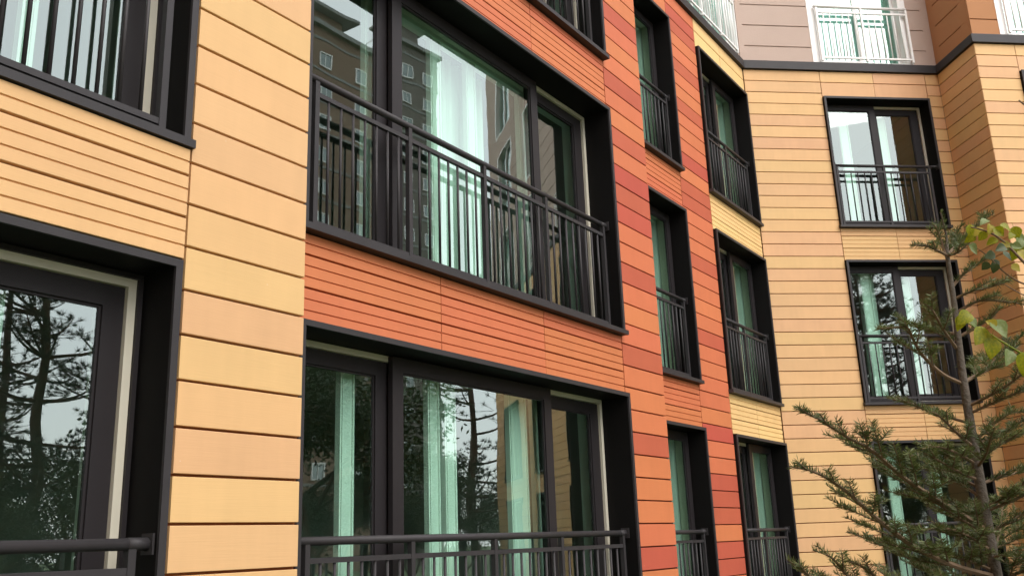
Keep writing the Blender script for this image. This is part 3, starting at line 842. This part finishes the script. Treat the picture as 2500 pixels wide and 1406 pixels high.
for i in range(11):
    z = 1.30 + .75 * (i / 11) + fr_.uniform(-.02, .02)
    a = i * 2.4 + fr_.uniform(-.3, .3)
    L_ = (.52 - (z - 1.3) * .34) * fr_.uniform(.6, 1.0)
    if abs(math.cos(a)) > .93 and math.cos(a) < 0: L_ *= .6
    ca, sa = math.cos(a), math.sin(a)
    mb = MB()
    fir_branch(mb, [(-.012, 0, z), (ca * L_ * .4, sa * L_ * .4, z + L_ * .16), (ca * L_ * .75, sa * L_ * .75, z + L_ * .34), (ca * L_, sa * L_, z + L_ * .44)], .0042, fr_, .15, True, .15)
    obj('branch', mb.mesh('branch', ['twig', 'needle', 'needle_old']), fir)
# lower whorls, below the picture
for wz in (.45, .75, 1.0, 1.2, 1.32):
    for i in range(6):
        a = i * math.pi / 3 + wz * 7
        L_ = .95 - wz * .3
        mb = MB()
        fir_branch(mb, [(0, 0, wz), (math.cos(a) * L_ * .4, math.sin(a) * L_ * .4, wz + .02), (math.cos(a) * L_ * .75, math.sin(a) * L_ * .75, wz + .07), (math.cos(a) * L_, math.sin(a) * L_, wz + .16)], .008, fr_, .25, wz > .9, .2)
        obj('branch', mb.mesh('branch', ['twig', 'needle', 'needle_old']), fir)

# ------------------------------------------------------------------ leafy shrub reaching in from the right
shrub = bpy.data.objects.new('leafy_tree', None); col.objects.link(shrub); shrub.location = (1.85, 2.2, 0)
tag(shrub, 'thin twigs with round yellow green leaves hanging in front of the fir', 'tree')
so = Vector((1.85, 2.2, 0))
low = [(1.60, 2.12, 1.80), (1.40, 2.1, 1.86), (1.217, 2.1, 1.939), (1.158, 2.1, 1.979), (1.117, 2.1, 2.009), (1.083, 2.1, 2.035), (1.053, 2.1, 2.05), (1.036, 2.1, 2.066)]
upb = [(1.70, 2.2, 1.9), (1.45, 2.2, 2.0), (1.337, 2.2, 2.073), (1.313, 2.2, 2.157), (1.264, 2.2, 2.221), (1.232, 2.2, 2.265), (1.206, 2.2, 2.293), (1.173, 2.2, 2.31), (1.149, 2.2, 2.317)]
upc = [(1.313, 2.2, 2.157), (1.262, 2.21, 2.168), (1.225, 2.22, 2.200), (1.19, 2.22, 2.245), (1.165, 2.22, 2.268)]
upd = [(1.325, 2.2, 2.12), (1.27, 2.19, 2.125), (1.235, 2.19, 2.14), (1.20, 2.19, 2.165)]
twg = [(1.80, 2.25, 2.35), (1.60, 2.3, 2.5), (1.495, 2.3, 2.599), (1.441, 2.3, 2.661), (1.402, 2.3, 2.693), (1.39, 2.3, 2.705)]
b = MB(); b.tube(smooth([(0, 0, 0), (-.03, .01, .6), (.02, 0, 1.2), (-.15, -.04, 1.75), (-.12, 0, 1.95), (-.05, .05, 2.35), (0, .1, 2.9)], 4), [.03 - .0009 * i for i in range(25)], 8)
obj('trunk', b.mesh('trunk', 'twig', True), shrub)
for q, r0 in ((low, .0035), (upb, .005), (upc, .003), (upd, .0025), (twg, .005)):
    P = smooth([Vector(p) - so for p in q], 4); n = len(P)
    obj('branch', MB().tube(P, [r0 * (1 - .65 * i / n) for i in range(n)], 6).mesh('branch', 'leaf' if q is low else 'twig', True), shrub)
def leaf_mesh(kind, curl, fold):
    rows_ = [(0, .0), (.06, .22), (.20, .40), (.38, .45), (.58, .38), (.78, .22), (1.0, .0)]
    b = MB(); V = []
    for y, w in rows_:
        z0 = -curl * y * y
        for sx in (-1, -.5, 0, .5, 1):
            b.v.append((sx * w * .92, y, z0 + fold * abs(sx) * w + .02 * math.sin(y * 9 + sx * 3)))
    for i in range(len(rows_) - 1):
        for k in range(4):
            b.f.append((i * 5 + k, i * 5 + k + 1, (i + 1) * 5 + k + 1, (i + 1) * 5 + k)); b.mi.append(0)
    b.tube([(0, .02, -.005), (0, -.12, .02), (0, -.30, .08)], .012, 5)
    return b.mesh('leaf', kind, True)
LM = [leaf_mesh('leaf', .15, .12), leaf_mesh('leaf', .35, .3), leaf_mesh('leaf', .1, .5)]
lr = random.Random(3)
def leaf(pos, size, ang, kind, v, tilt=.35):
    a = R(ang)
    ly = Vector((math.cos(a), lr.uniform(-tilt, tilt), math.sin(a))).normalized()
    nz = Vector((lr.uniform(-tilt, tilt), -1, lr.uniform(-.1, tilt)))
    nz = (nz - ly * nz.dot(ly)).normalized(); lx = ly.cross(nz)
    o = obj('leaf', LM[v], shrub, (0, 0, 0), 0, kind)
    mm = Matrix((lx, ly, nz)).transposed().to_4x4() @ Matrix.Diagonal((size, size, size, 1))
    mm.translation = Vector(pos) - so - ly * size * .35
    o.matrix_local = mm
for pos, size, ang, kind, v in (
    ((1.070, 2.08, 2.022), .050, 232, 'leaf', 0), ((1.088, 2.08, 1.995), .052, 262, 'leaf', 0), ((1.100, 2.07, 2.034), .050, 300, 'leaf_pale', 2),
    ((1.119, 2.08, 1.970), .042, 252, 'leaf_pale', 2), ((1.153, 2.07, 1.955), .058, 262, 'leaf', 0), ((1.040, 2.08, 2.064), .042, 215, 'leaf', 1),
    ((1.030, 2.09, 2.056), .036, 260, 'leaf', 1), ((1.052, 2.08, 2.052), .026, 300, 'leaf_pale', 1), ((1.092, 2.07, 2.040), .028, 150, 'leaf_yellow', 2),
    ((1.21, 2.08, 1.93), .05, 240, 'leaf', 0)):
    leaf(pos, size, ang, kind, v)
upl = [(1.151, 2.315), (1.171, 2.322), (1.19, 2.31), (1.175, 2.294), (1.156, 2.268), (1.198, 2.277), (1.219, 2.30), (1.238, 2.288), (1.199, 2.25), (1.184, 2.224), (1.242, 2.265), (1.264, 2.275), (1.217, 2.239), (1.244, 2.233), (1.265, 2.253), (1.182, 2.24), (1.194, 2.214), (1.28, 2.262), (1.242, 2.212), (1.285, 2.235), (1.30, 2.28), (1.25, 2.295)]
ukind = ['leaf', 'leaf_pale', 'leaf_yellow', 'leaf', 'leaf_pale', 'leaf', 'leaf_yellow', 'leaf', 'leaf_dark', 'leaf_dark', 'leaf_pale', 'leaf_pale', 'leaf_dark', 'leaf_yellow', 'leaf', 'leaf_dark', 'leaf_dark', 'leaf', 'leaf_yellow', 'leaf_dark', 'leaf', 'leaf']
upl += [(1.16, 2.30), (1.205, 2.30), (1.225, 2.27), (1.25, 2.25), (1.275, 2.29), (1.21, 2.23), (1.23, 2.315), (1.29, 2.25), (1.178, 2.312), (1.262, 2.305), (1.235, 2.255)]
ukind += ['leaf', 'leaf', 'leaf_yellow', 'leaf', 'leaf_pale', 'leaf_dark', 'leaf', 'leaf', 'leaf_yellow', 'leaf', 'leaf_pale']
for i, (x, z) in enumerate(upl):
    leaf((x, 2.2 + lr.uniform(-.04, .03), z), lr.uniform(.021, .036), lr.choice((200, 225, 250, 285, 310, 330)), ukind[i], i % 3, .6)

# ------------------------------------------------------------------ trees across the lawn (seen in the glass)
def pine_meshes(seed):
    r = random.Random(seed); H = 11.5
    t = MB(); tips = []
    tp = [Vector((r.uniform(-.2, .2) * (i > 0), r.uniform(-.2, .2) * (i > 0), H * i / 7)) for i in range(8)]
    P = smooth(tp, 3); n = len(P)
    t.tube(P, [.17 * (1 - i / n) ** .8 + .02 for i in range(n)], 8)
    for i in range(46):
        f = r.uniform(.30, .99) if i > 5 else r.uniform(.2, .4)
        p = P[min(n - 1, int(f * (n - 1)))]; a = r.uniform(0, 2 * math.pi)
        L_ = (2.6 * (1 - f) ** .6 + .5) * r.uniform(.6, 1.1)
        d = Vector((math.cos(a), math.sin(a), r.uniform(-.05, .45)))
        q = [p, p + d * L_ * .4 + Vector((0, 0, -.05)), p + d * L_ * .75 + Vector((0, 0, .05)), p + d * L_ + Vector((0, 0, .25))]
        t.tube(smooth(q, 2), [.045 * (1 - k / 7) + .006 for k in range(7)], 5)
        for k in range(int(6 + L_ * 5)):
            g_ = r.uniform(.4, 1.0); b0 = q[0].lerp(q[3], g_)
            e = b0 + Vector((r.gauss(0, .28), r.gauss(0, .28), r.uniform(-.05, .3)))
            t.tube([b0, e], [.010, .005], 4, cap=False); tips.append((e, (e - b0).normalized()))
    c = MB()
    for e, d in tips:
        for _ in range(30):
            v = (d * .6 + Vector((r.gauss(0, .6), r.gauss(0, .6), r.gauss(.25, .45)))).normalized() * r.uniform(.10, .22)
            w = v.cross(Vector((r.gauss(0, 1), r.gauss(0, 1), r.gauss(0, 1)))).normalized() * .009
            c.face([e - w - d * .03, e + w - d * .03, e + v])
    return t.mesh('trunk', 'trunk'), c.mesh('crown', 'pine')
def broad_meshes(seed):
    r = random.Random(seed); H = 8.0
    t = MB(); c = MB()
    def grow(p, d, L_, rad, lev):
        q = [p, p + d * L_ * .5 + Vector((r.gauss(0, .04), r.gauss(0, .04), 0)) * L_, p + d * L_]
        t.tube(q, [rad, rad * .8, rad * .6], 6 if lev < 2 else 4, cap=False)
        if lev >= 4:
            for _ in range(80):
                o = q[2] + Vector((r.gauss(0, .38), r.gauss(0, .38), r.gauss(0, .30)))
                u_ = Vector((r.gauss(0, 1), r.gauss(0, 1), r.gauss(0, .7))).normalized() * r.uniform(.06, .11)
                v_ = u_.cross(Vector((r.gauss(0, 1), r.gauss(0, 1), r.gauss(0, 1)))).normalized() * .045
                c.face([o - u_, o + v_, o + u_, o - v_])
            return
        for _ in range(3 if lev else 4):
            dd = (d + Vector((r.gauss(0, .5), r.gauss(0, .5), r.gauss(.12, .25)))).normalized()
            grow(q[2] if r.random() < .7 else q[1], dd, L_ * r.uniform(.6, .82), rad * .58, lev + 1)
    grow(Vector((0, 0, 0)), Vector((0, 0, 1)), 2.6, .16, 0)
    return t.mesh('trunk', 'trunk'), c.mesh('crown', 'leaf_dark')
PV = [pine_meshes(2), pine_meshes(9)]
BV = [broad_meshes(4), broad_meshes(8)]
def tree(name, data, x, y, sc, rz, label, group):
    o = bpy.data.objects.new(name, None); col.objects.link(o)
    o.location = (x, y, 0); o.rotation_euler = (0, 0, rz); o.scale = (sc, sc, sc)
    tag(o, label, 'tree', group)
    obj('trunk', data[0], o); obj('crown', data[1], o)
for i, (x, y, sc, rz) in enumerate([(19.8, 1.45, 1.0, .3), (16.5, -.6, .9, 2.0), (21.0, 3.4, .92, 4.1), (25.8, 15.6, 1.0, 1.2), (18.5, -4.8, 1.12, 3.0), (21.5, -8.0, 1.15, 5.2), (24.0, 0.0, 1.0, .9), (15.5, -8.5, 1.05, 2.2), (27.5, 6.0, 1.0, 0.5)]):
    tree('pine_tree', PV[i % 2], x, y, sc, rz, 'dark pine across the lawn, seen only as a reflection in the glass', 'pines across the lawn')
for i, (x, y, sc, rz) in enumerate([(21.0, 6.4, 1.3, 0), (19.0, 8.6, .95, 1), (22.5, 8.8, 1.1, 2), (18.0, 5.0, .62, 3), (17.6, 2.6, .5, 4), (20.5, .2, .55, 5), (18.8, -1.6, .5, 1.5), (15.5, -3.5, .7, 2.5), (22.5, -4.0, .8, 3.5), (24.5, 13.6, .6, 4.5), (15.8, 1.2, .38, .7), (20.5, 4.6, .42, 1.1), (22.5, 6.2, .5, 2.1), (21.2, 8.8, .45, 3.1), (22.0, 10.2, .5, 4.0), (23.5, 12.6, .42, 5.0), (24.6, 14.6, .45, .4), (26.5, 16.8, .45, 1.4), (19.5, 6.4, .4, 2.4), (20.4, 11.4, .36, 3.4), (22.0, 2.0, .5, 4.4), (21.5, -2.4, .5, 5.4), (19.6, -6.6, .5, 0.4), (17.2, -6.6, .5, 1.9)]):
    tree('broadleaf_tree', BV[i % 2], x, y, sc, rz, 'bushy dark green tree across the lawn, seen only as a reflection', 'broadleaf trees across the lawn')

# ------------------------------------------------------------------ apartment towers beyond (seen in the glass)
def tower(x, y, rz, w, d, floors, wall_m, label):
    H = floors * 2.9 + 1.5
    o = bpy.data.objects.new('apartment_tower', None); col.objects.link(o)
    o.location = (x, y, 0); o.rotation_euler = (0, 0, rz); tag(o, label, 'building')
    obj('wall', MB().box(-w / 2, w / 2, -d / 2, d / 2, 0, H).mesh('wall', wall_m), o)
    rf = obj('roof', MB().box(-w / 2 - .5, w / 2 + .5, -d / 2 - .5, d / 2 + .5, H + .002, H + .45).mesh('roof', 'roof'), o)
    obj('roof_house', MB().box(-w / 4, w / 4, -d / 4, d / 4, H + .452, H + 3.4).mesh('roof_house', wall_m), rf)
    obj('roof_canopy', MB().box(-w / 4 - 1, w / 4 + 1, -d / 4 - 1, d / 4 + 1, H + 3.402, H + 3.7).mesh('roof_canopy', 'roof'), rf)
    for f in range(1, floors + 1):
        zf = f * 2.9 + .4
        obj('band', cached(('band', w, d, wall_m), lambda: MB().slab(-w / 2 - .06, w / 2 + .06, 0, .22, [], -d / 2 - .06, d / 2 + .06).mesh('band', 'roof')), o, (0, 0, zf))
    obj('stair_strip', MB().box(-.9, .9, -d / 2 - .12, -d / 2 + .1, 0, H - 1).mesh('stair_strip', 'tower2' if wall_m != 'tower2' else 'tower'), o)
    obj('rail', MB().ring(-w / 2, w / 2, H + .45, H + 1.5, .07, -d / 2 - .3, -d / 2 - .24).mesh('rail', 'white'), rf)
    fm = cached('twf', lambda: MB().ring(-.62, .62, 0, 1.3, .09, -.06, .10).box(-.03, .03, -.04, .08, .1, 1.2).mesh('window', 'white'))
    gm = cached('twg', lambda: MB().box(-.52, .52, .0, .03, .1, 1.2).mesh('pane', 'tglass'))
    for face, (ln, off, ra) in enumerate(((w, d / 2, 0), (d, w / 2, -math.pi / 2))):
        cols = max(2, int(ln / 3.4))
        for f in range(2, floors):
            for c in range(cols):
                u_ = -ln / 2 + ln * (c + .5) / cols
                p = Vector((u_, -off - .05, f * 2.9 + .9))
                p.rotate(Matrix.Rotation(ra, 3, 'Z'))
                wo = obj('window', fm, o, p, ra); obj('pane', gm, wo)
cB = Vector((-6.77, 4.62))
def polar(az, r_): return cB.x + r_ * math.cos(R(az)), cB.y + r_ * math.sin(R(az))
x, y = polar(8.3, 78); tower(x, y, R(-32), 9, 8, 15, 'tower', 'tall brown tower mirrored in the left light of the middle floor window')
x, y = polar(14.3, 88); tower(x, y, R(-28), 5.0, 5.5, 17, 'tower2', 'slim grey tower mirrored beside the brown one')
x, y = polar(-14.2, 84); tower(x, y, R(20), 11, 9, 13, 'tower', 'brown tower mirrored at the lower edge of the upper left window')
# unseen block, added behind the viewer to keep sky light off the return
x, y = -5.0, -22.0
tower(x, y, R(180), 23, 10, 12, 'sky_blocker', 'unseen orange brown block added behind the viewer to cut sky light')

# ------------------------------------------------------------------ curtains drawn aside behind the glass
def curtain(fr, s0, s1, zb, label, y=0.52):
    n = max(8, int((s1 - s0) / .02)); b = MB(); pts = []
    for i in range(n + 1):
        pts.append((s1 * 0 + (s1 - s0) * i / n, .022 * math.sin(i * 1.15) + .008 * math.sin(i * .41)))
    for (xa, ya), (xb, yb) in zip(pts[:-1], pts[1:]):
        b.face([(xa, ya, 0), (xb, yb, 0), (xb, yb, 2.12), (xa, ya, 2.12)])
    o = obj('curtain', b.mesh('curtain', 'curtain', True), None, fr.P(s0, -y, zb + BOT + .06), fr.th)
    tag(o, label, 'curtain', 'curtains behind the glass')
names = ('ground floor', 'middle floor', 'top clad floor')
for i, zb in enumerate(STORE):
    curtain(FC, 10.02, 10.56, zb, 'pale curtain in the %s narrow window' % names[i], .47)
    curtain(FC, 13.02, 13.46, zb, 'pale curtain at the right of the %s yellow bay window' % names[i], .47)
curtain(FB, 5.30, 6.05, 2.8, 'pale curtain in the large middle floor window above the orange spandrel')
curtain(FE, 1.74, 2.02, 2.8, 'pale curtain in the middle floor window behind the fir top')
